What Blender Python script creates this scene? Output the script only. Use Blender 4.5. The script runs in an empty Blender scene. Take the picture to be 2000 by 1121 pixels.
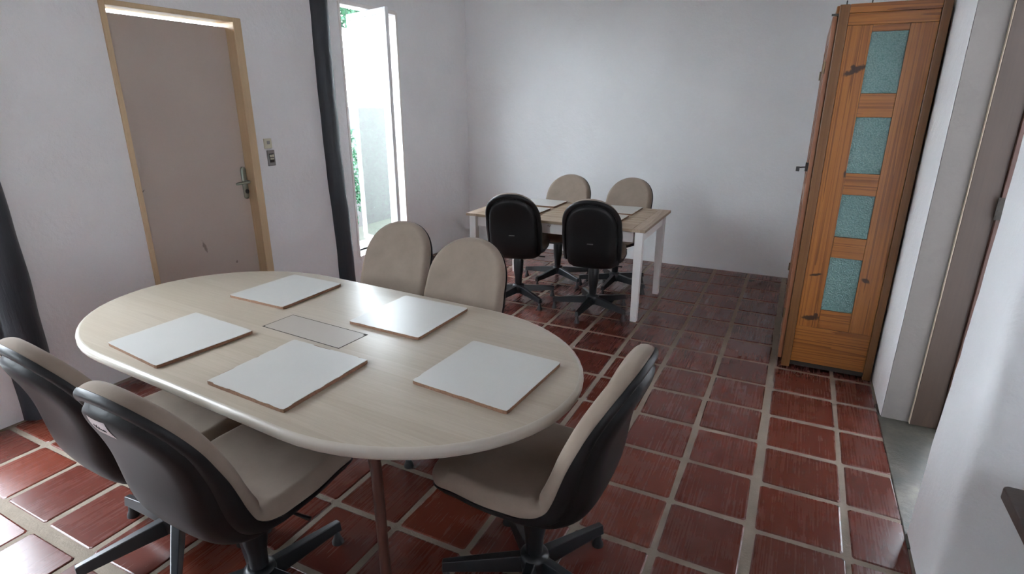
import bpy, bmesh, math, random
from mathutils import Vector, Matrix
random.seed(7)
PI = math.pi
sc = bpy.context.scene
COL = sc.collection

# ------------------------------------------------------------------ camera
W_PX, H_PX, F_PX = 2000, 1121, 1099.36
yaw, pit, rol = math.radians(26.524), math.radians(18.207), math.radians(0.106)
fwd = Vector((-math.sin(yaw)*math.cos(pit), math.cos(yaw)*math.cos(pit), -math.sin(pit)))
rgt = Vector((math.cos(yaw), math.sin(yaw), 0))
upv = rgt.cross(fwd)
r2 = rgt*math.cos(rol) + upv*math.sin(rol)
u2 = -rgt*math.sin(rol) + upv*math.cos(rol)
cam = bpy.data.cameras.new('camera')
cam.sensor_width = 36.0
cam.lens = 36.0*F_PX/W_PX
cam.clip_start = 0.02
co = bpy.data.objects.new('camera', cam)
M = Matrix((r2, u2, -fwd)).transposed().to_4x4()
M.translation = Vector((0, 0, 1.6))
co.matrix_world = M
COL.objects.link(co)
sc.camera = co

# ------------------------------------------------------------------ world, exposure
world = bpy.data.worlds.new('overcast_sky')
sc.world = world
world.use_nodes = True
wn = world.node_tree
bg = wn.nodes['Background']
bg.inputs[0].default_value = (0.83, 0.90, 1.0, 1)
bg.inputs[1].default_value = 9.0
sc.view_settings.view_transform = 'Standard'
sc.view_settings.look = 'None'
sc.view_settings.gamma = 1
sc.view_settings.use_curve_mapping = False
sc.view_settings.exposure = 1.75
sc.cycles.max_bounces = 14
sc.cycles.diffuse_bounces = 8
sc.cycles.transparent_max_bounces = 12
sc.cycles.caustics_reflective = False
sc.cycles.caustics_refractive = False
sc.cycles.sample_clamp_indirect = 8.0
sc.cycles.use_denoising = True

# ------------------------------------------------------------------ node helpers
def new_mat(name, color=(.8, .8, .8), rough=.6, spec=.5, metal=0.0):
    m = bpy.data.materials.new(name)
    m.use_nodes = True
    b = m.node_tree.nodes['Principled BSDF']
    b.inputs['Base Color'].default_value = (*color, 1)
    b.inputs['Roughness'].default_value = rough
    b.inputs['Specular IOR Level'].default_value = spec
    b.inputs['Metallic'].default_value = metal
    return m

class NT:
    def __init__(s, m):
        s.t = m.node_tree; s.b = s.t.nodes['Principled BSDF']
    def n(s, ty, **kw):
        x = s.t.nodes.new(ty)
        for k, v in kw.items():
            if k.startswith('_'): setattr(x, k[1:], v)
            else: x.inputs[k.replace('__', ' ')].default_value = v
        return x
    def l(s, a, b): s.t.links.new(a, b)
    def coords(s, scale=(1, 1, 1), rot=(0, 0, 0), loc=(0, 0, 0)):
        tc = s.n('ShaderNodeTexCoord'); mp = s.n('ShaderNodeMapping')
        mp.inputs['Scale'].default_value = scale
        mp.inputs['Rotation'].default_value = rot
        mp.inputs['Location'].default_value = loc
        s.l(tc.outputs['Object'], mp.inputs['Vector'])
        return mp.outputs['Vector']
    def noise(s, vec, scale, detail=4, rough=.5, dist=0):
        x = s.n('ShaderNodeTexNoise', Scale=scale, Detail=detail, Roughness=rough, Distortion=dist)
        s.l(vec, x.inputs['Vector'])
        return x.outputs['Fac']
    def ramp(s, fac, stops):
        r = s.n('ShaderNodeValToRGB')
        e = r.color_ramp.elements
        while len(e) < len(stops): e.new(.5)
        for i, (p, c) in enumerate(stops):
            e[i].position = p; e[i].color = (*c, 1) if len(c) == 3 else c
        s.l(fac, r.inputs['Fac'])
        return r.outputs['Color']
    def mix(s, fac, a, b, mode='MIX'):
        x = s.n('ShaderNodeMix', _data_type='RGBA', _blend_type=mode)
        for i, v in ((0, fac), (6, a), (7, b)):
            if hasattr(v, 'links'): s.l(v, x.inputs[i])
            else: x.inputs[i].default_value = v if i == 0 else (*v, 1)
        return x.outputs[2]
    def math(s, op, a, b=0.0, c=None):
        x = s.n('ShaderNodeMath', _operation=op)
        for i, v in enumerate((a, b) if c is None else (a, b, c)):
            if hasattr(v, 'links'): s.l(v, x.inputs[i])
            else: x.inputs[i].default_value = v
        return x.outputs[0]
    def bump(s, h, strength=.3, dist=.002):
        x = s.n('ShaderNodeBump', Strength=strength, Distance=dist)
        s.l(h, x.inputs['Height']); s.l(x.outputs['Normal'], s.b.inputs['Normal'])
    def color(s, c): s.l(c, s.b.inputs['Base Color'])
    def rough(s, c): s.l(c, s.b.inputs['Roughness'])
    def blots(s, items):
        """sum of soft elliptical marks; items: (centre, rotation euler, half sizes) in object coordinates"""
        tc = s.n('ShaderNodeTexCoord'); tot = None
        nz = s.n('ShaderNodeTexNoise', Scale=60, Detail=3); s.l(tc.outputs['Object'], nz.inputs['Vector'])
        for (c, rot, half) in items:
            sub = s.n('ShaderNodeVectorMath', _operation='SUBTRACT'); sub.inputs[1].default_value = c
            s.l(tc.outputs['Object'], sub.inputs[0])
            vr = s.n('ShaderNodeVectorRotate', _rotation_type='EULER_XYZ', _invert=True); vr.inputs['Rotation'].default_value = rot
            s.l(sub.outputs[0], vr.inputs['Vector'])
            dv = s.n('ShaderNodeVectorMath', _operation='DIVIDE'); dv.inputs[1].default_value = half
            s.l(vr.outputs[0], dv.inputs[0])
            ln = s.n('ShaderNodeVectorMath', _operation='LENGTH'); s.l(dv.outputs[0], ln.inputs[0])
            d = s.math('ADD', ln.outputs['Value'], s.math('MULTIPLY', s.math('SUBTRACT', nz.outputs['Fac'], .5), 1.2))
            f = s.n('ShaderNodeMapRange'); f.inputs['From Min'].default_value = 1.15; f.inputs['From Max'].default_value = .7
            s.l(d, f.inputs['Value'])
            tot = f.outputs[0] if tot is None else s.math('MAXIMUM', tot, f.outputs[0])
        return tot

# ------------------------------------------------------------------ materials
def plaster(name, col, marks=None, dirt=0.0):
    m = new_mat(name, col, .75, .25); t = NT(m)
    v = t.coords()
    a = t.noise(v, 6, 5, .6); b = t.noise(v, 55, 3, .6)
    h = t.math('ADD', t.math('MULTIPLY', a, 2.2), t.math('MULTIPLY', b, .35))
    t.bump(h, .45, .008)
    c = t.mix(t.ramp(t.noise(v, 2.2, 4), [(.3, (0, 0, 0)), (.75, (1, 1, 1))]), col, tuple(x*.94 for x in col))
    if dirt:
        c = t.mix(t.ramp(t.noise(v, 9, 6, .7), [(.52, (0, 0, 0)), (.62, (dirt,)*3)]), c, tuple(x*.55 for x in col))
    if marks:
        c = t.mix(t.math('MULTIPLY', t.blots(marks), .5), c, (.25, .22, .2))
    t.color(c)
    return m
M_wall = plaster('white_plaster', (.84, .84, .845))
M_reveal = plaster('raw_plaster', (.175, .158, .145), dirt=.10)
M_ceiling = new_mat('white_ceiling', (.82, .82, .82), .8)

m = new_mat('grout', (.30, .26, .215), .85, .3); t = NT(m); v = t.coords()
t.color(t.mix(t.noise(v, 14, 6, .7), (.16, .125, .095), (.285, .235, .185)))
t.bump(t.noise(v, 90, 4, .7), .6, .004); M_grout = m

m = new_mat('clay_tile', (.14, .035, .022), .3, .46); t = NT(m)
geo = t.n('ShaderNodeNewGeometry')
base = t.ramp(geo.outputs['Random Per Island'], [(0, (.075, .017, .011)), (.35, (.105, .021, .013)), (.7, (.088, .021, .014)), (1, (.13, .027, .014))])
st = t.noise(t.coords((130, 2.6, 1)), 1.0, 2, .6)
cl = t.noise(t.coords(), 5, 4, .6)
c = t.mix(t.math('MULTIPLY', t.ramp(st, [(.45, (0, 0, 0)), (.75, (1, 1, 1))]), .05), base, (.13, .05, .04))
c = t.mix(t.math('MULTIPLY', t.ramp(cl, [(.45, (0, 0, 0)), (.8, (1, 1, 1))]), .22), c, (.12, .04, .025))
t.color(c)
t.rough(t.math('ADD', t.math('MULTIPLY', st, .10), t.math('MULTIPLY_ADD', cl, .12, .16)))
t.bump(t.math('ADD', t.math('MULTIPLY', st, .35), t.math('MULTIPLY', cl, 1.0)), .09, .0010)
M_tile = m

m = new_mat('threshold_concrete', (.2, .19, .16), .6); t = NT(m); v = t.coords()
t.color(t.ramp(t.noise(v, 5, 6, .65), [(.3, (.022, .023, .018)), (.52, (.055, .050, .038)), (.75, (.16, .14, .105))]))
t.bump(t.noise(v, 30, 5, .7), .5, .006); M_conc = m

def wood(name, dark, mid, light, axis='x', rings=9.0, stretch=.06, rough=.35, marks=None, across=1.0):
    m = new_mat(name, mid, rough, .5); t = NT(m)
    s = {'x': (stretch, 1, across), 'y': (1, stretch, 1), 'z': (across, 1, stretch)}[axis]
    v = t.coords(s)
    n1 = t.noise(v, 3.2, 2, .5, .3)
    w = t.math('FRACT', t.math('MULTIPLY', n1, rings))
    w = t.math('POWER', w, 2.2)
    n2 = t.noise(v, 90, 3, .7)
    c = t.mix(w, light, mid)
    c = t.mix(t.math('MULTIPLY', t.ramp(n2, [(.4, (0, 0, 0)), (.8, (1, 1, 1))]), .55), c, dark)
    if marks: c = t.mix(t.math('MULTIPLY', t.blots(marks), .92), c, (.018, .006, .004))
    t.color(c); t.bump(n2, .12, .001)
    return m
PD, PM, PL = (.070, .018, .005), (.155, .045, .009), (.33, .120, .024)
M_pine_x = wood('varnished_pine_rail', PD, PM, PL, 'x', 8, .08, across=5.0)
M_pine_z = wood('varnished_pine_stile', PD, PM, PL, 'z', 9, .04, across=7.0)
M_pine_post = wood('varnished_pine_post', (.06, .024, .008), (.125, .052, .016), (.165, .070, .022), 'z', 6, .04, across=5.0)
M_pine_y = wood('varnished_pine_front', (.08, .03, .014), (.19, .07, .03), (.27, .11, .055), 'z', 6, .05)
M_maple = wood('maple_laminate', (.33, .275, .205), (.395, .335, .26), (.43, .37, .295), 'x', 5, .045, .30)
M_maple_edge = new_mat('table_edge_band', (.46, .415, .355), .30, .5)
M_hatch = new_mat('hatch_lid', (.38, .335, .29), .4)
M_black_gap = new_mat('dark_gap', (.03, .025, .02), .8)
M_farwood = wood('weathered_board', (.15, .10, .06), (.32, .235, .155), (.42, .325, .225), 'x', 7, .06, .5)
M_farwood_y = wood('weathered_end_board', (.17, .11, .07), (.34, .25, .175), (.44, .34, .25), 'y', 6, .06, .5)
M_brownframe = wood('brown_door_frame', (.028, .016, .010), (.042, .024, .015), (.050, .029, .018), 'z', 4, .04, .5)
M_redbrown = new_mat('red_brown_stop', (.06, .022, .014), .5)
M_lit_edge = new_mat('lit_cream_edge', (.60, .50, .38), .6)

m = new_mat('peeling_white_paint', (.74, .72, .70), .55); t = NT(m); v = t.coords()
f = t.ramp(t.noise(v, 16, 6, .75), [(.645, (0, 0, 0)), (.66, (1, 1, 1))])
t.color(t.mix(f, (.74, .72, .70), (.16, .07, .04))); M_peel = m

m = new_mat('upholstery_fabric', (.36, .30, .245), .92, .2); t = NT(m); v = t.coords()
t.b.inputs['Sheen Weight'].default_value = .15
t.b.inputs['Sheen Roughness'].default_value = .5
t.b.inputs['Sheen Tint'].default_value = (.9, .85, .8, 1)
t.color(t.mix(t.ramp(t.noise(v, 7, 5, .65), [(.35, (0, 0, 0)), (.75, (1, 1, 1))]), (.268, .212, .168), (.222, .174, .137)))
t.bump(t.noise(v, 500, 2, .6), .25, .001); M_fabric = m

m = new_mat('black_shell_plastic', (.008, .008, .009), .45, .32); t = NT(m); v = t.coords()
t.bump(t.noise(v, 260, 2, .5), .12, .001); M_shell = m
M_steel = new_mat('black_painted_steel', (.010, .011, .013), .33, .5)
M_glide = new_mat('black_glide', (.014, .014, .015), .5)
M_tube = new_mat('brown_painted_tube', (.085, .035, .026), .28, .6)
M_paper = new_mat('sticker_paper', (.68, .62, .62), .6)
M_ink = new_mat('ink', (.03, .03, .03), .6)
M_badge = new_mat('grey_badge', (.16, .16, .16), .4)

m = new_mat('white_laminate', (.68, .68, .66), .30, .5); t = NT(m); v = t.coords()
t.color(t.mix(t.noise(v, 9, 4), (.50, .49, .465), (.53, .52, .49))); M_lam = m
m = new_mat('particle_board', (.20, .10, .06), .8); t = NT(m); v = t.coords()
t.color(t.mix(t.noise(v, 160, 3), (.10, .05, .03), (.32, .17, .10))); M_core = m

M_doorleaf = new_mat('beige_door', (.42, .365, .325), .33, .5); t = NT(M_doorleaf)
_v = t.coords((1, 1, 1))
_c = t.mix(t.ramp(t.noise(_v, 1.6, 3), [(.3, (0, 0, 0)), (.7, (1, 1, 1))]), (.55, .475, .415), (.50, .43, .375))
DM = [((0.0, .405-.42, .66), (.25, 0, 0), (.05, .013, .045)), ((0, -.40, .60), (0, 0, 0), (.05, .009, .03)),
      ((0, .21, .50), (0, 0, 0), (.05, .010, .011)), ((0, -.40, .72), (0, 0, 0), (.05, .004, .02)),
      ((0, -.35, 1.08), (.6, 0, 0), (.05, .02, .004)), ((0, .375, .94), (-.5, 0, 0), (.05, .006, .02))]
t.color(t.mix(t.math('MULTIPLY', t.blots(DM), .6), _c, (.10, .07, .05)))
M_doorframe = wood('cream_door_frame', (.52, .37, .20), (.60, .44, .26), (.64, .48, .30), 'z', 3, .04, .5)
M_handle = new_mat('aged_green_metal', (.30, .33, .27), .4, .5, .6)
M_dark = new_mat('dark_metal', (.03, .028, .026), .5)
M_brass = new_mat('old_brass', (.12, .08, .045), .4, .5, .8)
M_cream = new_mat('cream_plastic', (.62, .58, .44), .4)
M_greyplate = new_mat('grey_plastic', (.25, .24, .23), .45)
M_winframe = wood('white_window_frame', (.74, .71, .69), (.80, .76, .73), (.83, .80, .78), 'z', 3, .04, .5)
M_winleaf = new_mat('white_leaf_paint', (.8, .8, .8), .5)

m = new_mat('tarred_post', (.018, .021, .026), .42, .5); t = NT(m); v = t.coords((1, 1, .12))
t.color(t.mix(t.noise(v, 14, 5, .6), (.012, .014, .018), (.035, .042, .052)))
t.bump(t.noise(v, 18, 5, .6), .6, .01); M_post = m

m = bpy.data.materials.new('clear_glass'); m.use_nodes = True; nt = m.node_tree
for n in list(nt.nodes): nt.nodes.remove(n)
o = nt.nodes.new('ShaderNodeOutputMaterial'); mx = nt.nodes.new('ShaderNodeMixShader')
tr = nt.nodes.new('ShaderNodeBsdfTransparent'); gl = nt.nodes.new('ShaderNodeBsdfGlossy'); fr = nt.nodes.new('ShaderNodeLayerWeight'); fr.inputs['Blend'].default_value = .12
tr.inputs[0].default_value = (.93, .95, .94, 1); gl.inputs['Roughness'].default_value = .03
fm_ = nt.nodes.new('ShaderNodeMath'); fm_.operation = 'POWER'; fm_.inputs[1].default_value = 4.0
fa_ = nt.nodes.new('ShaderNodeMath'); fa_.operation = 'MULTIPLY_ADD'; fa_.inputs[1].default_value = .55; fa_.inputs[2].default_value = .04
fr.inputs['Blend'].default_value = .5
nt.links.new(fr.outputs['Facing'], fm_.inputs[0]); nt.links.new(fm_.outputs[0], fa_.inputs[0]); nt.links.new(fa_.outputs[0], mx.inputs[0]); nt.links.new(tr.outputs[0], mx.inputs[1]); nt.links.new(gl.outputs[0], mx.inputs[2]); nt.links.new(mx.outputs[0], o.inputs[0])
M_glass = m

m = new_mat('teal_pebbled_glass', (.10, .20, .19), .22, .6); t = NT(m); v = t.coords()
vo = t.n('ShaderNodeTexVoronoi', Scale=130.0); t.l(v, vo.inputs['Vector'])
n = t.noise(v, 4, 3)
c = t.mix(vo.outputs['Distance'], (.17, .28, .255), (.075, .155, .145))
c = t.mix(t.ramp(n, [(.4, (0, 0, 0)), (.7, (.5, .5, .5))]), c, (.09, .165, .155))
t.color(c); t.bump(vo.outputs['Distance'], .7, .004); M_teal = m

m = new_mat('garden_leaves', (.05, .14, .04), .6); t = NT(m)
oi = t.n('ShaderNodeNewGeometry')
t.color(t.ramp(oi.outputs['Random Per Island'], [(0, (.010, .055, .026)), (1, (.035, .12, .055))])); M_leaf = m
M_bark = new_mat('bark', (.02, .016, .012), .9)
m = new_mat('garden_wall_render', (.20, .20, .20), .9); t = NT(m); v = t.coords()
t.color(t.mix(t.noise(v, 3, 6, .7), (.034, .034, .032), (.050, .050, .047))); M_gwall = m
m = new_mat('garden_ground', (.1, .12, .08), .9); t = NT(m); v = t.coords()
t.color(t.mix(t.noise(v, 4, 6, .7), (.028, .034, .022), (.055, .056, .045))); M_ground = m
M_darktop = wood('dark_brown_top', (.025, .016, .013), (.05, .032, .026), (.065, .043, .035), 'x', 5, .05, .45)

# ------------------------------------------------------------------ mesh helpers
class MB:
    def __init__(s): s.v = []; s.f = []; s.mi = []
    def face(s, idx, mi=0): s.f.append(idx); s.mi.append(mi)
    def box(s, x0, x1, y0, y1, z0, z1, mi=0):
        b = len(s.v)
        s.v += [(x0, y0, z0), (x1, y0, z0), (x1, y1, z0), (x0, y1, z0), (x0, y0, z1), (x1, y0, z1), (x1, y1, z1), (x0, y1, z1)]
        for q in ((0, 3, 2, 1), (4, 5, 6, 7), (0, 1, 5, 4), (1, 2, 6, 5), (2, 3, 7, 6), (3, 0, 4, 7)):
            s.face([b+i for i in q], mi)
        return s
    def obox(s, c, ax, ay, az, hx, hy, hz):
        """oriented box: centre, three unit axes, half sizes"""
        b = len(s.v); c = Vector(c)
        for (i, j, k) in ((-1, -1, -1), (1, -1, -1), (1, 1, -1), (-1, 1, -1), (-1, -1, 1), (1, -1, 1), (1, 1, 1), (-1, 1, 1)):
            s.v.append(tuple(c + ax*hx*i + ay*hy*j + az*hz*k))
        for q in ((0, 3, 2, 1), (4, 5, 6, 7), (0, 1, 5, 4), (1, 2, 6, 5), (2, 3, 7, 6), (3, 0, 4, 7)):
            s.face([b+i for i in q])
        return s
    def prism(s, pts, z0, z1, mi=0):
        b = len(s.v); n = len(pts)
        s.v += [(x, y, z0) for x, y in pts] + [(x, y, z1) for x, y in pts]
        s.face([b+i for i in reversed(range(n))], mi); s.face([b+n+i for i in range(n)], mi)
        for i in range(n):
            j = (i+1) % n; s.face([b+i, b+j, b+n+j, b+n+i], mi)
        return s
    def loops(s, rings, cap0=True, cap1=True, mi=0):
        """rings: equal-length closed rings of 3-D points"""
        b = len(s.v); n = len(rings[0])
        for r in rings: s.v += [tuple(p) for p in r]
        for k in range(len(rings)-1):
            for i in range(n):
                j = (i+1) % n
                s.face([b+k*n+i, b+k*n+j, b+(k+1)*n+j, b+(k+1)*n+i], mi)
        if cap0: s.face([b+i for i in reversed(range(n))], mi)
        if cap1: s.face([b+(len(rings)-1)*n+i for i in range(n)], mi)
        return s
    def lathe(s, prof, c=(0, 0, 0), n=24, mi=0):
        return s.loops([[(c[0]+r*math.cos(2*PI*i/n), c[1]+r*math.sin(2*PI*i/n), c[2]+z) for i in range(n)] for r, z in prof], mi=mi)
    def tube(s, pts, rad, n=12, sy=1.0):
        pts = [Vector(p) for p in pts]; rings = []
        rads = rad if isinstance(rad, (list, tuple)) else [rad]*len(pts)
        for k, p in enumerate(pts):
            d = (pts[min(k+1, len(pts)-1)] - pts[max(k-1, 0)]).normalized()
            a = d.cross(Vector((0, 0, 1)) if abs(d.z) < .9 else Vector((0, 1, 0))).normalized(); b = a.cross(d)
            rings.append([p + (a*math.cos(2*PI*i/n) + b*math.sin(2*PI*i/n)*sy)*rads[k] for i in range(n)])
        return s.loops(rings)
    def build(s, name, mats, parent=None, smooth=False, bevel=0, seg=2, loc=None):
        me = bpy.data.meshes.new(name)
        off = Vector((0, 0, 0))
        if parent is not None:
            off = parent['_o'] if '_o' in parent else (0, 0, 0)
            off = Vector(off)
        if loc is not None: off = off + Vector(loc)
        me.from_pydata([tuple(Vector(v)-off) for v in s.v], [], s.f)
        if not isinstance(mats, (list, tuple)): mats = [mats]
        for x in mats: me.materials.append(x)
        for p, i in zip(me.polygons, s.mi): p.material_index = i; p.use_smooth = smooth
        bm = bmesh.new(); bm.from_mesh(me)
        bmesh.ops.recalc_face_normals(bm, faces=bm.faces[:])
        bm.to_mesh(me); bm.free()
        if smooth: me.set_sharp_from_angle(angle=math.radians(45))
        o = bpy.data.objects.new(name, me); COL.objects.link(o)
        if parent is not None: o.parent = parent
        if loc is not None: o.location = Vector(loc)
        if bevel:
            md = o.modifiers.new('bevel', 'BEVEL'); md.width = bevel; md.segments = seg; md.limit_method = 'ANGLE'; md.angle_limit = math.radians(40)
            md.harden_normals = False
        return o

def thing(name, label, cat, loc=(0, 0, 0), group=None, kind=None):
    o = bpy.data.objects.new(name, None); COL.objects.link(o)
    o.empty_display_size = .1
    o.location = loc; o['_o'] = list(loc)
    o['label'] = label; o['category'] = cat
    if group: o['group'] = group
    if kind: o['kind'] = kind
    return o
def tag(o, label, cat, group=None, kind=None):
    o['label'] = label; o['category'] = cat
    if group: o['group'] = group
    if kind: o['kind'] = kind
    return o
def struct(o, label=None, cat=None):
    o['kind'] = 'structure'
    if label: o['label'] = label; o['category'] = cat
    return o

XL, XR, YB, YF, ZC = -3.464, .583, 5.79, -2.4, 2.85

# ================================================================== floor
fl = MB().box(XL-.2, 2.3, YF-.2, YB+.2, -.1, -.0025).build('floor', M_grout)
struct(fl, 'grouted slab of the red clay tile floor', 'floor')
cols = [.583, .368] + [.032-.314*k for k in range(0, 13)]
cols = [c for c in cols if c > XL-.05]
cols[-1] = min(cols[-1], XL+.01) if cols[-1] < XL+.15 else cols[-1]
if cols[-1] > XL+.02: cols.append(XL)
tm = MB()
def tile(x0, x1, y0, y1):
    if x1-x0 < .03 or y1-y0 < .03: return
    j = lambda: random.uniform(-.0035, .0035)
    h = random.uniform(-.0012, .001)
    e = .006
    b = len(tm.v)
    P = [(x0+j(), y0+j()), (x1+j(), y0+j()), (x1+j(), y1+j()), (x0+j(), y1+j())]
    cx = (x0+x1)/2; cy = (y0+y1)/2
    tl = [random.uniform(-.0008, .0008) for _ in range(4)]
    def ring(ins, z, tilt=False):
        out = []
        for k, (x, y) in enumerate(P):
            sx = 1 if x > cx else -1; sy = 1 if y > cy else -1
            # rounded corner as two points
            r = .008
            a = (x-sx*(ins+r), y-sy*ins); c = (x-sx*ins, y-sy*(ins+r))
            two = [a, c] if (sx*sy > 0) == (k in (1, 3)) else [c, a]
            if k in (0,): two = [c, a]
            if k in (1,): two = [a, c]
            if k in (2,): two = [c, a]
            if k in (3,): two = [a, c]
            for q in two: out.append((q[0], q[1], z+(tl[k] if tilt else 0)))
        return out
    tm.loops([ring(0, -.006), ring(0, -.0022+h*.5), ring(e*.4, h-.0005, True), ring(e, h+.001, True)], cap0=False)
for ci in range(len(cols)-1):
    x1, x0 = cols[ci], cols[ci+1]
    g1 = .008 if ci == 0 else (.010 if ci == 1 else .013)
    if ci == 2: g1 = .020
    g0 = .013
    if ci == 1: g0 = .020
    off = 3.676 if ci > 1 else 3.645
    if ci == 1: off = 3.65
    k = -20
    ys = []
    y = off - .321*19
    ys = [off+.321*k for k in range(-19, 8)]
    ys = [q for q in ys if q < YB-.03]
    if YB-ys[-1] < .12: ys[-1] = YB
    else: ys.append(YB)
    for i in range(len(ys)-1):
        ga = .024 if (ci > 1 and abs(ys[i]-(off-.321*9)) < .01) else .0125
        gb = .024 if (ci > 1 and abs(ys[i+1]-(off-.321*9)) < .01) else .0125
        tile(x0+g0+random.uniform(-.002, .002), x1-g1, ys[i]+ga, ys[i+1]-gb)
ft = tm.build('floor_tiles', M_tile)
struct(ft, 'red brown glazed clay floor tiles with pale grout', 'floor')
struct(MB().box(XR-.01, XR+.42, 2.2, 3.4, -.09, .004).build('floor_threshold', M_conc, bevel=.004), 'stained grey concrete threshold in the right doorway', 'floor')

# ================================================================== walls
def wall_with_holes(name, x0, x1, y0, y1, z0, z1, holes):
    mb = MB(); ys = sorted({y0, y1} | {h[0] for h in holes} | {h[1] for h in holes})
    for a, b in zip(ys[:-1], ys[1:]):
        hs = [h for h in holes if h[0] <= a+1e-6 and h[1] >= b-1e-6]
        if not hs: mb.box(x0, x1, a, b, z0, z1)
        else:
            h = hs[0]
            if h[2] > z0+.001: mb.box(x0, x1, a, b, z0, h[2])
            if h[3] < z1-.001: mb.box(x0, x1, a, b, h[3], z1)
    return mb.build(name, M_wall)
W1 = (3.825, 4.56, .25, 2.365)
DR = (2.000, 2.866, 0.0, 2.115)
W2 = (-.10, 1.06, .30, 2.365)
W3 = (-1.6, -.7, .30, 2.365)  # invented opening behind the camera, put in to supply ambient light
struct(wall_with_holes('wall_left', XL-.20, XL, YF-.2, YB+.2, 0, ZC, [W1, DR, W2, W3]), 'white plastered wall with the beige door and the tall window', 'wall')
struct(MB().box(XL, XR+.3, YB, YB+.2, 0, ZC).build('wall_back', M_wall), 'white plastered wall behind the small table', 'wall')
struct(MB().box(XL-.2, 2.5, YF-.2, YF, 0, ZC).build('wall_front', M_wall))
struct(MB().box(XR, XR+.27, 3.262, YB, 0, ZC).build('wall_right', M_wall, bevel=.004, seg=2), 'white plastered wall beside the pine cabinet', 'wall')
struct(MB().box(XL-.2, 2.5, YF-.2, YB+.2, ZC, ZC+.12).build('ceiling', M_ceiling))
# raw reveal of the doorway and its lintel
struct(MB().box(XR+.0035, XR+.125, 3.250, 3.266, .0, 2.3).build('trim_1', M_reveal), 'grey raw plaster reveal of the right doorway', 'reveal')
struct(MB().box(XR+.01, XR+.27, 2.2, 3.3, 2.3, ZC).build('wall_lintel', M_wall))
# near pier of the doorway, leaning and rounded like hand-made plaster
def near_pier():
    mb = MB(); rings = []
    x1 = 2.2
    zs = [0, .12, .25, .4, .5, .65, .8, .95, 1.1, 1.3, 1.6, 2.0, 2.4, ZC]
    lean = [(0, 2.31), (.5, 2.283), (1.04, 2.232), (1.53, 2.222), (3, 2.215)]
    def le(z):
        for (a, p), (b, q) in zip(lean[:-1], lean[1:]):
            if z <= b: return p+(q-p)*(z-a)/(b-a)
        return q
    rnd = random.Random(3)
    zs = [i*.06 for i in range(int(ZC/.06)+1)]+[ZC]
    for z in zs:
        ye = le(z)+rnd.uniform(-.004, .004); y0 = 1.93+rnd.uniform(-.0035, .0035); x0 = XR+rnd.uniform(-.001, .001)
        c = .018+rnd.uniform(0, .007); d = .026
        rings.append([(x0, y0+c, z), (x0, (y0+ye)/2, z), (x0, ye-.014, z), (x0+.006, ye-.004, z), (x0+.016, ye, z), (XR+.27, ye, z), (XR+.27, 2.13, z), (x1, 2.13, z), (x1, 1.925, z), (x0+.3, 1.925, z), (x0+.1, 1.93, z), (x0+.045, 1.93+rnd.uniform(-.001, .001), z), (x0+.026, y0-.004, z), (x0+.010, y0+.004, z)])
    mb.loops(rings)
    return mb.build('wall_pier', M_wall, smooth=True)
struct(near_pier(), 'white plaster pier at the right edge, near the camera', 'wall')
struct(wall_with_holes('wall_side', 2.2, 2.4, YF-.2, YB+.2, 0, ZC, [(-1.9, -1.3, 1.1, 1.65)]), 'white plastered wall right of the camera', 'wall')
w4 = thing('fill_window_4', 'added white fill-light window, unseen, right of and behind the camera', 'window', (2.3, -1.6, 1.1), kind='structure')  # unseen window added to brighten the left wall
fm4 = MB()
fm4.box(2.28, 2.33, -1.9, -1.86, 1.1, 1.65); fm4.box(2.28, 2.33, -1.34, -1.3, 1.1, 1.65); fm4.box(2.28, 2.33, -1.86, -1.34, 1.1, 1.14); fm4.box(2.28, 2.33, -1.86, -1.34, 1.61, 1.65)
fm4.build('window_frame', M_winleaf, w4, bevel=.003)
# wooden frame of the doorway on the right
d3 = thing('door_3', 'brown wooden door frame in the right doorway', 'door frame', (XR+.2, 3.24, 0), kind='structure')
MB().box(XR+.128, XR+.245, 3.225, 3.262, .006, 2.3).build('frame_board', M_brownframe, d3, bevel=.002)
MB().box(XR+.1255, XR+.1279, 3.228, 3.262, .006, 2.3).build('lit_edge_strip', M_lit_edge, d3)  # pale strip paints the window light on the frame's left edge
MB().box(XR+.2455, XR+.275, 3.205, 3.262, .006, 2.3).build('door_stop', M_redbrown, d3, bevel=.002)
hb = MB().box(XR+.235, XR+.262, 3.198, 3.2045, 1.10, 1.20)
for zz in (1.115, 1.14, 1.165, 1.19): hb.box(XR+.240, XR+.257, 3.195, 3.198, zz-.004, zz+.004)
hb.build('hinge', M_black_gap, d3)

# ================================================================== tarred posts on the left wall
def post(name, yc0, yc1, r, z0, label, seed, xc):
    mb = MB(); rnd = random.Random(seed); rings = []; n = 28
    ph = [rnd.uniform(0, 6.28) for _ in range(6)]
    zs = [z0+(ZC-.01-z0)*i/60 for i in range(61)]
    for z in zs:
        rr = []
        for i in range(n):
            a = 2*PI*i/n
            k = r*(1+.05*math.sin(2*a+ph[0]+z*1.3)+.035*math.sin(3*a+ph[1]-z*2.1)+.025*math.sin(z*7+ph[2]+a)+.018*math.sin(z*17+ph[3]+2*a))
            yc = yc0+(yc1-yc0)*z/ZC+.008*math.sin(z*3.1+ph[4])
            rr.append((xc+k*math.cos(a), yc+k*math.sin(a), z))
        rings.append(rr)
    mb.loops(rings)
    return tag(mb.build(name, M_post, smooth=True), label, 'post')
post('timber_post', 3.63, 3.585, .088, .001, 'black tarred log post between the beige door and the tall window', 4, XL-.015)
post('timber_post', 1.268, 1.268, .095, .001, 'black tarred log post at the left edge, behind the leftmost chair', 9, XL-.015)

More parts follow.
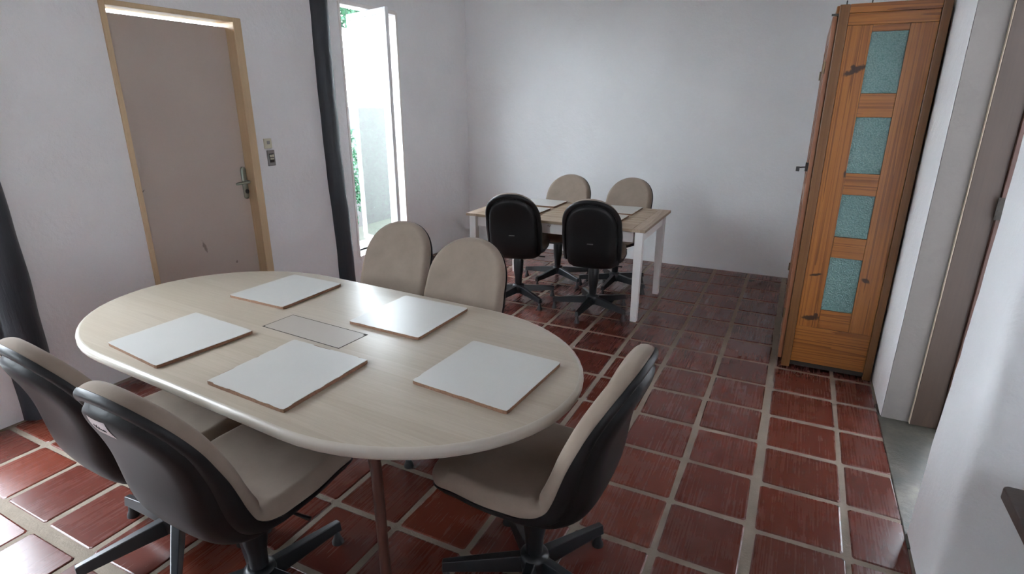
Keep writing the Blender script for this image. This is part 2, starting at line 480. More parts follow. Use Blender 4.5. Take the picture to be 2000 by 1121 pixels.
# ================================================================== door on the left wall
d1 = thing('door_1', 'closed beige door with cream frame on the left wall', 'door', (XL-.05, 2.43, 0), kind='structure')
fm = MB()
fm.box(XL-.15, XL+.012, 1.985, 2.014, 0.001, 2.122)
fm.box(XL-.15, XL+.012, 2.806, 2.868, 0.001, 2.122)
fm.box(XL-.15, XL+.012, 2.014, 2.806, 2.094, 2.122)
fo = fm.build('door_frame', M_doorframe, d1, bevel=.003)
lf = MB().box(-.02, .02, -.393, .393, .01, 2.066)
lo = lf.build('door_leaf', M_doorleaf, d1, bevel=.003)
# door-leaf mesh is given about its own centre line so the scuff marks sit where they are
lo.data.transform(Matrix.Translation(Vector(d1['_o'])))
lo.location = (XL-.085-d1.location.x, 2.410-d1.location.y, 0)
xh = XL-.065
hp = MB()
pl = []
for i in range(24):
    a = 2*PI*i/24
    pl.append((.021*math.cos(a), (.092 if math.sin(a) > 0 else -.092)+.021*math.sin(a)))
b0 = len(hp.v)
hp.loops([[(xh, 2.778+p, 1.045+q) for p, q in pl], [(xh+.007, 2.778+p, 1.045+q) for p, q in pl], [(xh+.010, 2.778+p*.85, 1.045+q*.97) for p, q in pl]])
ho = hp.build('door_handle', M_handle, d1, smooth=True)
lv = MB().tube([(xh+.008, 2.782, 1.055), (xh+.045, 2.782, 1.055), (xh+.052, 2.772, 1.055), (xh+.052, 2.68, 1.052), (xh+.047, 2.672, 1.05)], [.010, .010, .010, .009, .006])
lv.build('lever', M_handle, ho, smooth=True)
ho2 = MB()
ho2.loops([[(xh+.0105+k, 2.780+.013*math.cos(2*PI*i/16), .985+.016*math.sin(2*PI*i/16)) for i in range(16)] for k in (0, .008)])
q = ho2.build('keyhole', M_dark, ho, smooth=True)
for q in ho.children:
    q.data.transform(Matrix.Translation(-Vector(d1['_o'])))

# ================================================================== light switches
s1 = thing('wall_switch', 'small cream bell push on the wall, right of the beige door', 'switch', (XL, 2.965, 1.28))
MB().box(XL, XL+.010, 2.930, 2.997, 1.275, 1.345).build('plate', M_cream, s1, bevel=.003)
MB().box(XL+.0105, XL+.014, 2.953, 2.977, 1.305, 1.328).build('button', M_greyplate, s1, bevel=.001)
s2 = thing('wall_switch', 'grey double light switch under the cream bell push', 'switch', (XL, 2.98, 1.15))
MB().box(XL, XL+.009, 2.947, 3.012, 1.150, 1.262).build('plate', M_greyplate, s2, bevel=.003)
MB().box(XL+.0091, XL+.0105, 2.960, 2.999, 1.175, 1.238).build('surround', M_dark, s2)
for yy in (2.970, 2.989): MB().box(XL+.0106, XL+.015, yy-.008, yy+.008, 1.213, 1.231).build('rocker', M_cream, s2, bevel=.001)
MB().box(XL+.0106, XL+.015, 2.964, 2.996, 1.195, 1.207).build('rocker', M_cream, s2, bevel=.001)

# ================================================================== windows
def window(name, H, label, ang, pivot_frac=.5, stool=True):
    y0, y1, z0, z1 = H
    w = thing(name, label, 'window', (XL-.03, (y0+y1)/2, z0), kind='structure')
    f = MB(); t_ = .03
    xa, xb = XL-.13, XL+.006
    f.box(xa, xb, y0-.012, y0+t_-.018, z0, z1); f.box(xa, xb, y1-t_+.018, y1+.016, z0, z1)
    f.box(xa, xb, y0+t_-.018, y1-t_+.018, z1-.02, z1+.012); f.box(xa, xb, y0+t_-.018, y1-t_+.018, z0-.035, z0+.006)
    f.build('window_frame', M_winframe, w, bevel=.003)
    MB().box(XL-.42, XL-.131, y0-.03, y1+.03, z0-.06, z0+.0).build('window_sill', M_winleaf, w, bevel=.004)
    # pivoting leaf
    c = Vector((XL-.03, (y0+y1)/2, 0)); hw = (y1-y0)/2-.036
    d = Vector((math.cos(ang), math.sin(ang), 0)); nrm = Vector((-d.y, d.x, 0)); up = Vector((0, 0, 1))
    za, zb = z0+.045, z1-.028
    lf = MB(); sw = .016; sd = .016
    for s in (-1, 1): lf.obox(c+d*s*(hw-sw)+up*(za+zb)/2, d, nrm, up, sw, sd, (zb-za)/2)
    for z in (za+.022, zb-.022): lf.obox(c+up*z, d, nrm, up, hw-2*sw-.0005, sd, .022)
    l = lf.build('window_leaf', M_winleaf, w, bevel=.003)
    g = MB().obox(c+up*(za+zb)/2, d, nrm, up, hw-2*sw-.001, .002, (zb-za)/2-.0445)
    gp = g.build('pane', M_glass, l)
    gp.data.transform(Matrix.Translation(-Vector(w['_o'])))
    return w
window('window_1', W1, 'tall narrow white window with its pivoting leaf open, left wall', math.radians(-20.5))
window('window_2', W2, 'tall white window at the near end of the left wall', math.radians(-20.5))
window('fill_window_3', W3, 'added tall white fill-light window, unseen behind the camera', math.radians(-20.5))

# ================================================================== garden outside
g = MB().box(-30, XL-.2, -14, 34, -.25, -.12).build('ground_outside', M_ground)
struct(g, 'garden ground outside the window', 'ground')
gw = MB().box(-5.75, -5.55, -6, 16, -.119, 1.53).build('garden_wall', M_gwall)
tag(gw, 'low grey rendered garden wall seen through the tall window', 'wall'); gw['kind'] = 'structure'
def leafblob(mb, c, rad, n, size, rnd):
    for _ in range(n):
        while True:
            p = Vector((rnd.uniform(-1, 1), rnd.uniform(-1, 1), rnd.uniform(-1, 1)))
            if p.length <= 1: break
        p = Vector((c[0]+p.x*rad[0], c[1]+p.y*rad[1], c[2]+p.z*rad[2]))
        a = Vector((rnd.gauss(0, 1), rnd.gauss(0, 1), rnd.gauss(0, 1))).normalized()
        b = a.orthogonal().normalized(); s = size*rnd.uniform(.6, 1.3)
        i = len(mb.v); cc = a.cross(b)*.12*s
        mb.v += [tuple(p-a*s), tuple(p+b*s*.45+cc), tuple(p+a*s), tuple(p-b*s*.45+cc)]
        mb.face([i, i+1, i+2, i+3])
rnd = random.Random(5)
def hedge(name, y0, y1, z1, label):
    h = thing(name, label, 'hedge', (-5.15, (y0+y1)/2, -.12))
    mb = MB(); y = y0
    while y < y1:
        leafblob(mb, (-5.18, y, z1*.5-.03), (.28, .2, z1*.5+.08), 950, .038, rnd); y += .18
    mb.build('foliage', M_leaf, h)
    st = MB(); y = y0+.1
    while y < y1:
        st.tube([(-5.17, y, -.12), (-5.16, y+.02, .4), (-5.2, y+.04, 1.0)], [.018, .014, .006], 6); y += .3
    st.build('stem', M_bark, h)
hedge('hedge', 3.9, 5.60, 1.48, 'green clipped hedge outside the tall window')
tr_ = thing('tree', 'leafy green tree beyond the garden wall, at the top of the tall window', 'tree', (-9.5, 9.6, -.12))
mb = MB(); leafblob(mb, (-9.5, 10.6, 4.15), (1.5, 1.5, 1.0), 4200, .085, rnd); mb.build('crown', M_leaf, tr_)
tb = MB().tube([(-9.6, 9.5, -.12), (-9.55, 9.55, 1.5), (-9.5, 9.7, 3.0), (-9.5, 10.1, 4.2)], [.12, .10, .08, .03], 10)
tb.tube([(-9.5, 9.7, 2.9), (-8.9, 9.9, 3.7), (-8.6, 10.0, 4.2)], [.05, .03, .015], 8)
tb.tube([(-9.5, 9.7, 3.0), (-9.9, 10.6, 4.0), (-10.1, 11.2, 4.4)], [.05, .03, .015], 8)
tb.build('trunk', M_bark, tr_, smooth=True)

# ================================================================== pine cabinet
CX0, CX1, CY0, CY1, CZ = .080, .571, 3.695, 4.90, 2.088
cab = thing('pine_cabinet', 'tall varnished pine cabinet with four teal pebbled glass panes in its side', 'cabinet', ((CX0+CX1)/2, (CY0+CY1)/2, 0))
# corner posts and frame of the glazed side
MB().box(CX0, .128, CY0, CY0+.045, .0, CZ).build('corner_post', M_pine_post, cab, bevel=.004)
MB().box(.530, CX1, CY0, CY0+.045, .0, CZ).build('corner_post', M_pine_post, cab, bevel=.004)
MB().box(CX0, .128, CY1-.045, CY1, .0, CZ).build('corner_post', M_pine_post, cab, bevel=.004)
MB().box(.530, CX1, CY1-.045, CY1, .0, CZ).build('corner_post', M_pine_post, cab, bevel=.004)
MB().box(.1285, .5295, CY0+.002, CY0+.045, 2.045, CZ).build('top_rail', M_pine_x, cab, bevel=.002)
marks = []
def loc_(x, z): return (x-cab.location.x, CY0+.01-cab.location.y, z)
for (x, z, ang, sx, sz) in ((.203, 1.765, -.45, .060, .015), (.190, 1.775, -.2, .012, .018), (.19, .62, -.25, .035, .008), (.20, .345, -.15, .048, .016), (.225, .36, .2, .012, .02), (.445, .615, .5, .020, .013), (.245, 1.22, 0, .010, .02)):
    marks.append((loc_(x, z), (0, ang, 0), (sx, .2, sz)))
M_pine_knot = wood('knotty_pine_stile', PD, PM, PL, 'z', 8, .05, across=6.0, marks=marks)
SX0, SX1, GX0, GX1 = .1285, .5295, .246, .411
yb0, yb1 = CY0+.008, CY0+.036
sp = MB().box(SX0, GX0, yb0, yb1, .285, 1.985); sp.build('stile', M_pine_knot, cab, bevel=.0025)
MB().box(GX1, SX1, yb0, yb1, .285, 1.985).build('stile', M_pine_knot, cab, bevel=.0025)
MB().box(SX0, SX1, yb0, yb1, .045, .2845).build('bottom_panel', M_pine_x, cab, bevel=.0025)
MB().box(SX0, SX1, yb0, yb1, 1.9855, 2.0445).build('upper_rail', M_pine_x, cab, bevel=.0025)
GZ = [(1.647, 1.951), (1.224, 1.523), (.858, 1.102), (.405, .733)]
rails = [(1.952, 1.985), (1.524, 1.646), (1.103, 1.223), (.734, .857), (.2855, .404)]
for a, b in rails: MB().box(GX0+.0005, GX1-.0005, yb0, yb1, a, b).build('cross_rail', M_pine_x, cab, bevel=.0025)
for a, b in GZ: MB().box(GX0+.0008, GX1-.0008, yb0+.012, yb0+.018, a, b).build('glass_pane', M_teal, cab)
MB().box(.1285, .5295, CY0+.02, CY0+.045, .012, .0445).build('bottom_rail', M_black_gap, cab)
# carcass
MB().box(.1285, CX1-.006, CY1-.03, CY1-.005, .06, 2.04).build('end_panel', M_pine_z, cab)
MB().box(CX1-.02, CX1-.002, CY0+.046, CY1-.046, .06, 2.04).build('back_panel', M_pine_z, cab)
MB().box(CX0+.003, CX1-.022, CY0+.046, CY1-.046, .05, .075).build('cabinet_floor', M_pine_x, cab)
MB().box(CX0-.012, CX1, CY0+.046, CY1-.046, 2.045, CZ).build('top_board', M_pine_x, cab, bevel=.003)
for z in (.55, 1.05, 1.55): MB().box(CX0+.02, CX1-.022, CY0+.046, CY1-.046, z, z+.02).build('shelf', M_pine_x, cab)
MB().box(CX0, CX0+.02, CY0+.046, CY1-.046, .0755, .10).build('front_rail', M_pine_y, cab)
for i in range(2):
    y0 = CY0+.02+i*.582; y1 = y0+.578
    dmb = MB(); x0, x1 = CX0-.026, CX0-.002
    dmb.box(x0, x1, y0, y0+.075, .045, 2.035); dmb.box(x0, x1, y1-.075, y1, .045, 2.035)
    for a, b in ((.045, .16), (1.0, 1.09), (1.93, 2.035)): dmb.box(x0, x1, y0+.0755, y1-.0755, a, b)
    dmb.box(x0+.012, x1-.006, y0+.0755, y1-.0755, .1605, .9995); dmb.box(x0+.012, x1-.006, y0+.0755, y1-.0755, 1.0905, 1.9295)
    dd = dmb.build('cabinet_door', M_pine_y, cab, bevel=.003)
    for zc in (.35, 1.78):
        hm = MB().tube([(x0-.003, (y0 if i == 0 else y1), zc-.03), (x0-.003, (y0 if i == 0 else y1), zc+.03)], .006, 8)
        h = hm.build('hinge', M_brass, dd); h.data.transform(Matrix.Translation(-Vector(cab['_o'])))
k = MB().box(CX0-.042, CX0-.0265, 3.77, 3.80, 1.215, 1.265)
k.tube([(CX0-.042, 3.785, 1.238), (CX0-.070, 3.785, 1.235)], .004, 8)
k.box(CX0-.089, CX0-.070, 3.782, 3.788, 1.212, 1.240)
k.build('lock_and_key', M_dark, cab, bevel=.001)
MB().box(CX0-.033, CX0+.02, CY0+.006, CY0+.016, 2.036, 2.046).build('top_catch', M_dark, cab)
for nx, in ((.170,), (.285,)): 
    MB().tube([(nx-.06, CY0+.02, CZ), (nx-.06, CY0+.02, CZ+.02)], .003, 6).build('top_nail', M_dark, cab)

# ================================================================== chairs
PROF = [(.262, .395), (.275, .425), (.258, .448), (.20, .455), (.10, .450), (.0, .446), (-.06, .448), (-.105, .460), (-.140, .492), (-.162, .54), (-.182, .60), (-.203, .66), (-.227, .72), (-.254, .78), (-.284, .84), (-.318, .905), (-.338, .945), (-.345, .955)]
def catmull(P, n=10):
    out = []
    for i in range(len(P)-1):
        p0 = Vector(P[max(i-1, 0)]); p1 = Vector(P[i]); p2 = Vector(P[i+1]); p3 = Vector(P[min(i+2, len(P)-1)])
        for k in range(n):
            t = k/n
            out.append(.5*((2*p1)+(-p0+p2)*t+(2*p0-5*p1+4*p2-p3)*t*t+(-p0+3*p1-3*p2+p3)*t**3))
    out.append(Vector(P[-1])); return out
CURVE = catmull(PROF[1:-1])
SL = [0.0]
for a, b in zip(CURVE[:-1], CURVE[1:]): SL.append(SL[-1]+(b-a).length)
LTOT = SL[-1]
def on_curve(s):
    s = max(0.0, min(LTOT, s))
    for i in range(len(SL)-1):
        if s <= SL[i+1]+1e-9:
            f = (s-SL[i])/(SL[i+1]-SL[i]); p = CURVE[i].lerp(CURVE[i+1], f)
            a = CURVE[max(i-2, 0)]; b = CURVE[min(i+3, len(CURVE)-1)]; d = (b-a).normalized()
            return p, Vector((-d.y, d.x)) * -1   # normal towards the sitter
    return CURVE[-1], Vector((1, 0))
S_J = .425          # arc length of the seat / back junction
CAPB, CAPF = .235, .085
def halfw(s):
    if s < CAPF: return .225*(1-(1-s/CAPF)**2.6)**(1/2.6)
    if s > LTOT-CAPB:
        u = (s-(LTOT-CAPB))/CAPB; return .214*max(0, 1-u**2.1)**(1/2.1)
    pts = [(CAPF, .225), (.22, .236), (.32, .230), (.43, .214), (.52, .216), (.62, .219), (LTOT-CAPB, .214)]
    for (a, p), (b, q) in zip(pts[:-1], pts[1:]):
        if s <= b:
            f = (s-a)/(b-a); f = f*f*(3-2*f); return p+(q-p)*f
    return .214
def curl(s, u):
    # the back wraps forward, the seat is slightly dished
    f = min(1, max(0, (s-.36)/.15))
    return (.45*(1-f)+.38*f)*u*u*.9
def edge_d(s, u):
    if s < CAPF:
        r = (abs(u/.225)**2.6+(1-s/CAPF)**2.6)**(1/2.6); return max(0, 1-r)*.085
    if s > LTOT-CAPB:
        v = (s-(LTOT-CAPB))/CAPB; r = (abs(u/.214)**2.1+v**2.1)**(1/2.1); return max(0, 1-r)*.21
    return max(0, halfw(s)-abs(u))
def rnd_edge(d, r): 
    x = 1-min(d/r, 1); return math.sqrt(max(0, 1-x*x))
def surf(s, u, n):
    p, nr = on_curve(s)
    k = n+curl(s, u)
    return (u, p.x+nr.x*k, p.y+nr.y*k)
def cushion_n(s, u):
    d = edge_d(s, u); f = min(1, max(0, (s-.36)/.2)); T = .052*(1-f)+.040*f
    crease = -.016*math.exp(-((s-S_J)/.030)**2)
    return .004+(T+crease)*rnd_edge(d, .032)+.006*min(1, d/.15)
def shell_n(s, u):
    d = edge_d(s, u)
    rim = .018*rnd_edge(d, .012)*(1 if d < .026 else max(0, 1-(d-.026)/.006))
    pan = .014+.030*rnd_edge(max(0, d-.030), .06)
    if d >= .026: rim = rim + (pan)*(lambda q: q*q*(3-2*q))(min(1, (d-.026)/.016))
    f = math.exp(-((s-.50)/.17)**2)
    return -(rim+.046*f*rnd_edge(d, .13))
def sheet(mb, fn_out, base, smin=0, smax=None, dw=0):
    ss = []
    smax = LTOT if smax is None else smax
    NF = 12
    for i in range(NF): ss.append(CAPF*(1-math.cos(PI/2*i/NF)))
    m_ = 64
    for i in range(m_): ss.append(CAPF+(LTOT-CAPB-CAPF)*i/m_)
    NB = 36
    for i in range(NB+1): ss.append(LTOT-CAPB+CAPB*math.sin(PI/2*i/NB))
    NU = 60
    us = [math.sin(PI/2*(2*j/NU-1)) for j in range(NU+1)]
    ring_n = len(us)
    grid_t = []; grid_b = []
    for s in ss:
        w = max(.0015, halfw(s)+dw)
        grid_t.append([surf(s, x*w, fn_out(s, x*max(.001, halfw(s)))) for x in us])
        grid_b.append([surf(s, x*w, base) for x in us])
    b = len(mb.v); n = ring_n; R = len(ss)
    for r in grid_t: mb.v += r
    for r in grid_b: mb.v += r
    o = R*n
    for i in range(R-1):
        for j in range(n-1):
            mb.face([b+i*n+j, b+i*n+j+1, b+(i+1)*n+j+1, b+(i+1)*n+j])
            mb.face([b+o+i*n+j, b+o+(i+1)*n+j, b+o+(i+1)*n+j+1, b+o+i*n+j+1])
        mb.face([b+i*n, b+(i+1)*n, b+o+(i+1)*n, b+o+i*n])
        mb.face([b+i*n+n-1, b+o+i*n+n-1, b+o+(i+1)*n+n-1, b+(i+1)*n+n-1])
    for j in range(n-1):
        mb.face([b+j, b+o+j, b+o+j+1, b+j+1]); k_ = (R-1)*n
        mb.face([b+k_+j, b+k_+j+1, b+o+k_+j+1, b+o+k_+j])
    return mb
CHAIR_GROUP = 'beige swivel chairs around the two tables'
def make_chair():
    t = thing('swivel_chair', '', 'chair', (0, 0, 0), CHAIR_GROUP)
    sheet(MB(), cushion_n, .001).build('cushion', M_fabric, t, smooth=True)
    sh = sheet(MB(), shell_n, 0.0, dw=.006).build('back_shell', M_shell, t, smooth=True)
    bd = MB().box(-.022, .022, -.3175, -.3115, .545, .553)
    mech = MB(); mech.box(-.075, .075, -.07, .12, .372, .410)
    mech.tube([(.07, .03, .385), (.15, .04, .378), (.215, .05, .372)], [.006, .005, .008], 8)
    mech.build('seat_mechanism', M_steel, t, bevel=.006)
    MB().lathe([(.034, .372), (.042, .345), (.040, .25), (.031, .20), (.029, .143)]).build('gas_column', M_steel, t, smooth=True)
    MB().lathe([(.034, .142), (.048, .134), (.052, .12), (.049, .072), (.034, .058)]).build('hub', M_steel, t, smooth=True)
    for k in range(5):
        lg = MB(); R0, R1 = .036, .318
        def sec(x, w, z0, z1): return [(x, -w, z0), (x, w, z0), (x, w*.62, z1), (x, -w*.62, z1)]
        lg.loops([sec(R0, .026, .070, .130), sec(.12, .024, .068, .120), sec(R1-.02, .018, .060, .097), sec(R1, .018, .056, .094)])
        l = lg.build('leg', M_steel, t, bevel=.003)
        l.rotation_euler.z = 2*PI*k/5
        gd = MB().lathe([(.007, .060), (.007, .050), (.011, .046), (.013, .028), (.021, .010), (.022, .0005)], (R1-.012, 0, 0), 16)
        gg = gd.build('glide', M_glide, l, smooth=True)
    return t
proto = make_chair()
def copy_tree(o, parent=None):
    c = o.copy(); COL.objects.link(c)
    if parent is not None: c.parent = parent
    for ch in list(o.children): copy_tree(ch, c)
    return c
CHAIRS = [  # hub x, y, heading (deg, 0 faces the back wall), first leg angle in the room, label, badge
    (-1.412, .956, -1, 10, 'near beige swivel chair with white paper sticker on its black back', None),
    (-1.910, .998, -4, 36, 'leftmost beige swivel chair, cut by the photo edge, beside the stickered chair', None),
    (-.622, 1.422, 90, 62, 'beige swivel chair at the right end of the oval table, seen from the side', None),
    (-1.948, 2.251, 183, 20, 'beige swivel chair across the oval table, nearer the tall window', None),
    (-1.392, 2.073, 182.5, 50, 'beige swivel chair across the oval table, right of the one nearest the window', None),
    (-1.325, 4.098, 10, 51, 'black-backed swivel chair at the small table, beside its white front leg', 'b'),
    (-1.978, 4.085, 14, 42, 'black-backed swivel chair at the small table, front left seat', 'b'),
    (-1.893, 4.750, 180, 40, 'beige-fronted swivel chair behind the small table, on the left', None),
    (-1.348, 4.782, 173, 52, 'beige-fronted swivel chair behind the small table, on the right', None),
]
def child(o, nm):
    for c in o.children:
        if c.name.split('.')[0] == nm: return c
roots = []
for i in range(len(CHAIRS)-1): roots.append(copy_tree(proto))
roots = [proto]+roots
for (x, y, hd, la, label, extra), r in zip(CHAIRS, roots):
    r.location = (x, y, 0); r.rotation_euler = (0, 0, math.radians(hd)); r['label'] = label
    legs = [c for c in r.children if c.name.split('.')[0] == 'leg']
    for k, l in enumerate(legs): l.rotation_euler.z = math.radians(la-hd+72*k)
    if extra == 'b':
        sh = child(r, 'back_shell')
        s = .60
        pts = [surf(s+dz, u, shell_n(s, u)-.003) for u, dz in ((-.022, -.004), (.022, -.004), (.022, .004), (-.022, .004))]
        mb = MB(); mb.v = pts+[surf(s+dz, u, shell_n(s, u)+.002) for u, dz in ((-.022, -.004), (.022, -.004), (.022, .004), (-.022, .004))]
        for q in ((0, 1, 2, 3), (7, 6, 5, 4), (0, 4, 5, 1), (1, 5, 6, 2), (2, 6, 7, 3), (3, 7, 4, 0)): mb.face(list(q))
        mb.build('badge', M_badge, sh)['label'] = 'small grey oblong badge'
# the paper sticker with pen writing on the near chair
sh0 = child(roots[0], 'back_shell')
ST_S, ST_U = .850, -.006
def st_pt(a, b, k=.0012):   # a to the viewer's right (seen from behind), b upwards
    return surf(ST_S+b, ST_U+a, shell_n(ST_S+b, ST_U+a)-k)
st = MB(); N = 6; hw_, hh_ = .038, .029
gr = [[st_pt(-hw_+2*hw_*i/N, -hh_+2*hh_*j/N) for i in range(N+1)] for j in range(N+1)]
for r_ in gr: st.v += r_
for j in range(N):
    for i in range(N): st.face([j*(N+1)+i, j*(N+1)+i+1, (j+1)*(N+1)+i+1, (j+1)*(N+1)+i])
sto = st.build('sticker', M_paper, sh0)
sto['label'] = 'white paper sticker with handwritten marks'
STROKES = [[(-.0165, .010), (-.0215, .009), (-.0215, .003), (-.017, .004), (-.016, -.002), (-.0215, -.005)],
           [(-.007, .011), (-.011, .003), (-.010, -.004), (-.006, -.004), (-.0055, .001), (-.010, .001)],
           [(.001, .008), (-.002, -.006)],
           [(.005, .001), (.0055, -.007), (.0065, -.002), (.0095, .000), (.0105, -.007)],
           [(.014, .001), (.0145, -.007), (.0155, -.002), (.0185, .000), (.0195, -.007)]]
inkm = MB()
for sk in STROKES:
    inkm.tube([st_pt(a, b, .0016) for a, b in sk], .0008, 6)
inkm.build('handwriting', M_ink, sh0)['label'] = 'dark pen writing on the sticker'

# ================================================================== oval table
TC = Vector((-1.655, 1.5175)); TH = -.0608; TZ = .730
tab = thing('oval_table', 'large oval conference table with pale maple top and white boards on it', 'table', (TC.x, TC.y, 0))
L_, E_, B_ = .490, .647, .560
def oval(ins, n=28):
    P = []
    for i in range(n+1): a = -PI/2+PI*i/n; P.append((L_+(E_-ins)*math.cos(a), (B_-ins)*math.sin(a)))
    for i in range(n+1): a = PI/2+PI*i/n; P.append((-L_+(E_-ins)*math.cos(a), (B_-ins)*math.sin(a)))
    return P
c_, s_ = math.cos(TH), math.sin(TH)
def ring(ins, z): return [(x, y, z) for x, y in oval(ins)]
top = MB()
er = .016
rings = []
for k in range(7):
    a = PI/2*k/6; rings.append(ring(er*(1-math.sin(a)), TZ-er*(1-math.cos(a))))
rings.append(ring(0, TZ-.024))
for k in range(1, 5):
    a = PI/2*k/4; rings.append(ring(.012*(1-math.cos(a)), TZ-.024-.012*math.sin(a)))
top.loops(rings, cap0=False, cap1=True, mi=1)
n_ = len(rings[0]); top.face([i for i in range(n_)], 0)
to = top.build('tabletop', [M_maple, M_maple_edge], None, smooth=True)
to.parent = tab; to.rotation_euler.z = TH
def tp(x, y): return (x*c_-y*s_, x*s_+y*c_)
def tpart(mb, name, mat, par=tab, **k):
    o = mb.build(name, mat, None, **k); o.parent = par
    if par is tab: o.rotation_euler.z = TH
    return o
# hatch: lid and the dark slot round it
hx0, hx1, hy0, hy1 = -.196, .230, -.078, .068
gapm = MB()
w_ = .0035
gapm.box(hx0-w_, hx1+w_, hy0-w_, hy0, TZ-.002, TZ+.0006); gapm.box(hx0-w_, hx1+w_, hy1, hy1+w_, TZ-.002, TZ+.0006)
gapm.box(hx0-w_, hx0, hy0, hy1, TZ-.002, TZ+.0006); gapm.box(hx1, hx1+w_, hy0, hy1, TZ-.002, TZ+.0006)
gapm.box(hx1-.012, hx1+w_, hy1-.010, hy1+w_, TZ-.002, TZ+.0007); gapm.box(hx0-w_, hx0+.006, hy0-w_, hy0+.006, TZ-.002, TZ+.0007)
go_ = tpart(gapm, 'hatch_slot', M_black_gap)
hl = tpart(MB().box(hx0, hx1, hy0, hy1, TZ-.003, TZ+.0005), 'cable_hatch', M_hatch); hl['label'] = 'flush rectangular pinkish lid'
for sx in (-1, 1):
    for sy in (-1, 1):
        x, y = (.680 if sx > 0 else -.440), (.384 if sx > 0 else .20)*sy
        lg = MB()
        lg.tube([(x, y+.0, TZ-.037), (x+.004*sx, y, .50), (x+.010*sx, y+.004*sy, .25), (x+.014*sx, y+.006*sy, .002)], [.016, .017, .0165, .018], 14)
        lg.tube([(x-.026*sx, y, TZ-.037), (x-.016*sx, y, .64), (x-.006*sx, y, .56), (x+.002*sx, y, .50)], [.011, .012, .012, .010], 12)
        tpart(lg, 'leg', M_tube, smooth=True)
uf = MB()
uf.box(-.43, .66, -.02, .02, TZ-.075, TZ-.037)
for ux in (-.425, .665): uf.box(ux-.018, ux+.018, -.40 if ux > 0 else -.22, .40 if ux > 0 else .22, TZ-.062, TZ-.0365)
tpart(uf, 'underframe', M_steel, bevel=.003)

# ================================================================== laminate boards
def board(corners, z, label, group, seed, th=.013, rough_edges=True, chip=.5):
    rnd = random.Random(seed)
    cx = sum(p[0] for p in corners)/4; cy = sum(p[1] for p in corners)/4
    t = thing('laminate_board', label, 'board', (cx, cy, z), group)
    core = []; lam = []
    n = 26
    for k in range(4):
        a = Vector(corners[k]); b = Vector(corners[(k+1) % 4]); d = (b-a).normalized(); nin = Vector((-d.y, d.x))
        if (Vector((cx, cy))-a).dot(nin) < 0: nin = -nin
        c = 0; run = 0; depth = 0
        for i in range(n):
            f = i/n
            p = a.lerp(b, f)
            if i == 0: p = p + (Vector((cx, cy))-p).normalized()*.004
            core.append(p+nin*rnd.uniform(0, .0008))
            if run <= 0 and rnd.random() < .12*chip*2: run = rnd.randint(1, 4); depth = rnd.uniform(.001, .0022+.0022*min(chip, 1.4))
            dd = (depth if run > 0 else .0004) + rnd.uniform(0, .0006); run -= 1
            lam.append(p+nin*dd)
    MB().prism([tuple(p) for p in core], z+.0006, z+th-.0012).build('board_core', M_core, t)
    MB().prism([tuple(p) for p in lam], z+th-.0012, z+th).build('laminate_face', M_lam, t)
    return t
TG = 'white boards on the oval table'
B5 = [([(-2.290, 1.631), (-2.272, 2.008), (-1.943, 1.999), (-1.936, 1.625)], 'white laminate board on the oval table, far left, nearest the beige door'),
      ([(-2.219, 1.054), (-2.216, 1.413), (-1.826, 1.380), (-1.863, 1.013)], 'white laminate board on the oval table, near left, in front of the leftmost chair'),
      ([(-1.613, 1.018), (-1.617, 1.391), (-1.247, 1.377), (-1.247, 1.000)], 'white laminate board on the oval table, front centre, with chipped brown edges'),
      ([(-1.564, 1.629), (-1.551, 1.997), (-1.202, 1.982), (-1.206, 1.615)], 'white laminate board on the oval table, far side, right of the hatch'),
      ([(-1.022, 1.320), (-1.005, 1.689), (-.638, 1.662), (-.658, 1.287)], 'white laminate board at the right end of the oval table')]
for i, (c, l) in enumerate(B5): board(c, TZ, l, TG, 40+i, chip=1.3 if i == 2 else .25)

# ================================================================== small table
FX0, FX1, FY0, FY1, FZ = -2.420, -.917, 3.985, 4.880, .722
ftb = thing('small_table', 'small rectangular table with weathered plank top and peeling white legs', 'table', ((FX0+FX1)/2, (FY0+FY1)/2, 0))
bw = .095; z0, z1 = FZ-.022, FZ
pk = MB()
pk.box(FX0+bw+.002, FX1-bw-.002, FY0, FY0+bw-.002, z0, z1); pk.box(FX0+bw+.002, FX1-bw-.002, FY1-bw+.002, FY1, z0, z1)
ys_ = FY0+bw; nsl = 8; wd = (FY1-FY0-2*bw)/nsl
for i in range(nsl):
    pk.box(FX0+bw+.002, FX1-bw-.002, ys_+i*wd+.002, ys_+(i+1)*wd-.002, z0+.001, z1-random.uniform(0, .0015))
po = pk.build('tabletop', M_farwood, ftb, bevel=.002)
MB().box(FX0, FX0+bw, FY0, FY1, z0, z1).build('end_board', M_farwood_y, ftb, bevel=.002)
MB().box(FX1-bw, FX1, FY0, FY1, z0, z1).build('end_board', M_farwood_y, ftb, bevel=.002)
ap = MB(); ai = .035
ap.box(FX0+ai+.06, FX1-ai-.06, FY0+ai, FY0+ai+.022, z0-.085, z0-.0005); ap.box(FX0+ai+.06, FX1-ai-.06, FY1-ai-.022, FY1-ai, z0-.085, z0-.0005)
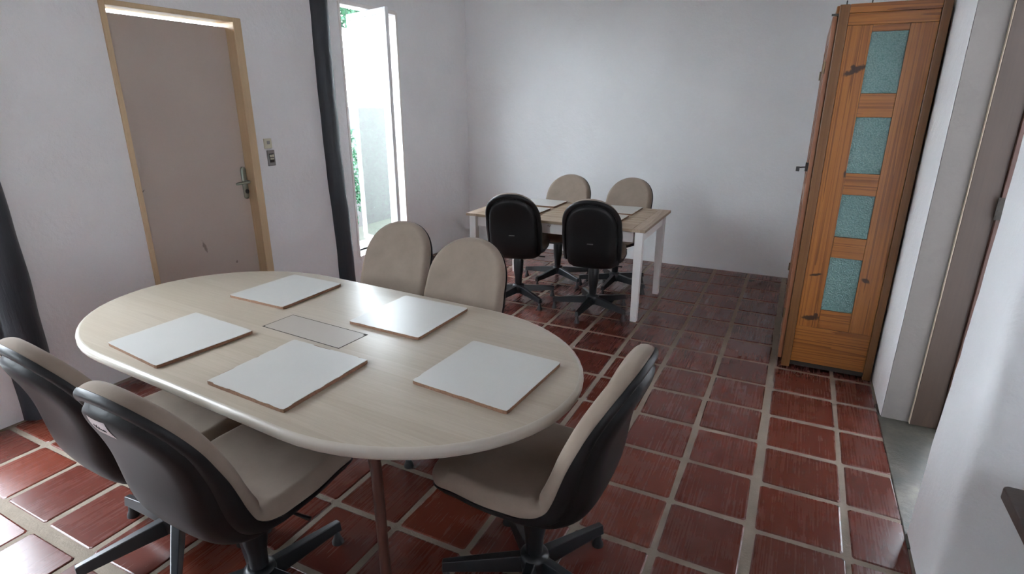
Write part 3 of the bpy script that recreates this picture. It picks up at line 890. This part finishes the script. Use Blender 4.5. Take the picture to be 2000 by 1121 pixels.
ap.box(FX0+ai, FX0+ai+.022, FY0+ai+.06, FY1-ai-.06, z0-.085, z0-.0005); ap.box(FX1-ai-.022, FX1-ai, FY0+ai+.06, FY1-ai-.06, z0-.085, z0-.0005)
ap.build('apron', M_peel, ftb, bevel=.002)
for x in (FX0+.055, FX1-.048):
    for y in (FY0+.042, FY1-.120 if x > -1.5 else FY1-.06):
        lg = MB(); h = .029
        lg.loops([[(x+i*a, y+j*a, zz) for i, j in ((-1, -1), (1, -1), (1, 1), (-1, 1))] for a, zz in ((h*.82, .001), (h*.86, .12), (h, .45), (h, z0-.0005))])
        lg.build('leg', M_peel, ftb, bevel=.002)
FG = 'white boards on the small table'
FB = [([(-2.200, 4.515), (-2.205, 4.845), (-1.850, 4.850), (-1.851, 4.524)], 'white laminate board on the small table, in front of the back left chair'),
      ([(-1.500, 4.490), (-1.500, 4.820), (-1.150, 4.850), (-1.152, 4.486)], 'white laminate board on the small table, in front of the back right chair'),
      ([(-2.200, 4.065), (-2.195, 4.430), (-1.845, 4.440), (-1.850, 4.075)], 'white laminate board on the small table, mostly hidden behind the front left chair'),
      ([(-1.515, 4.065), (-1.515, 4.430), (-1.160, 4.440), (-1.165, 4.080)], 'white laminate board on the small table, mostly hidden behind the front right chair')]
for i, (c, l) in enumerate(FB): board(c, FZ, l, FG, 60+i, chip=.2)

# ================================================================== dark table corner at the right edge
dk = thing('side_table', 'dark brown wooden table top whose rounded corner shows at the lower right edge', 'table', (1.0, 1.45, 0))
pts = []
x0, x1, y0, y1, r = .652, 1.40, 1.05, 1.842, .018
for cx, cy, a0 in ((x1-r, y1-r, 0), (x0+r, y1-r, 90), (x0+r, y0+r, 180), (x1-r, y0+r, 270)):
    for k in range(7): a = math.radians(a0+15*k); pts.append((cx+r*math.cos(a), cy+r*math.sin(a)))
MB().prism(pts, .525, .56).build('tabletop', M_darktop, dk, bevel=.004, seg=3)
for x in (x0+.14, x1-.06):
    for y in (y0+.06, y1-.06): MB().box(x-.02, x+.02, y-.02, y+.02, .001, .5245).build('leg', M_darktop, dk, bevel=.003)
for o in bpy.data.objects:
    if '_o' in o: del o['_o']
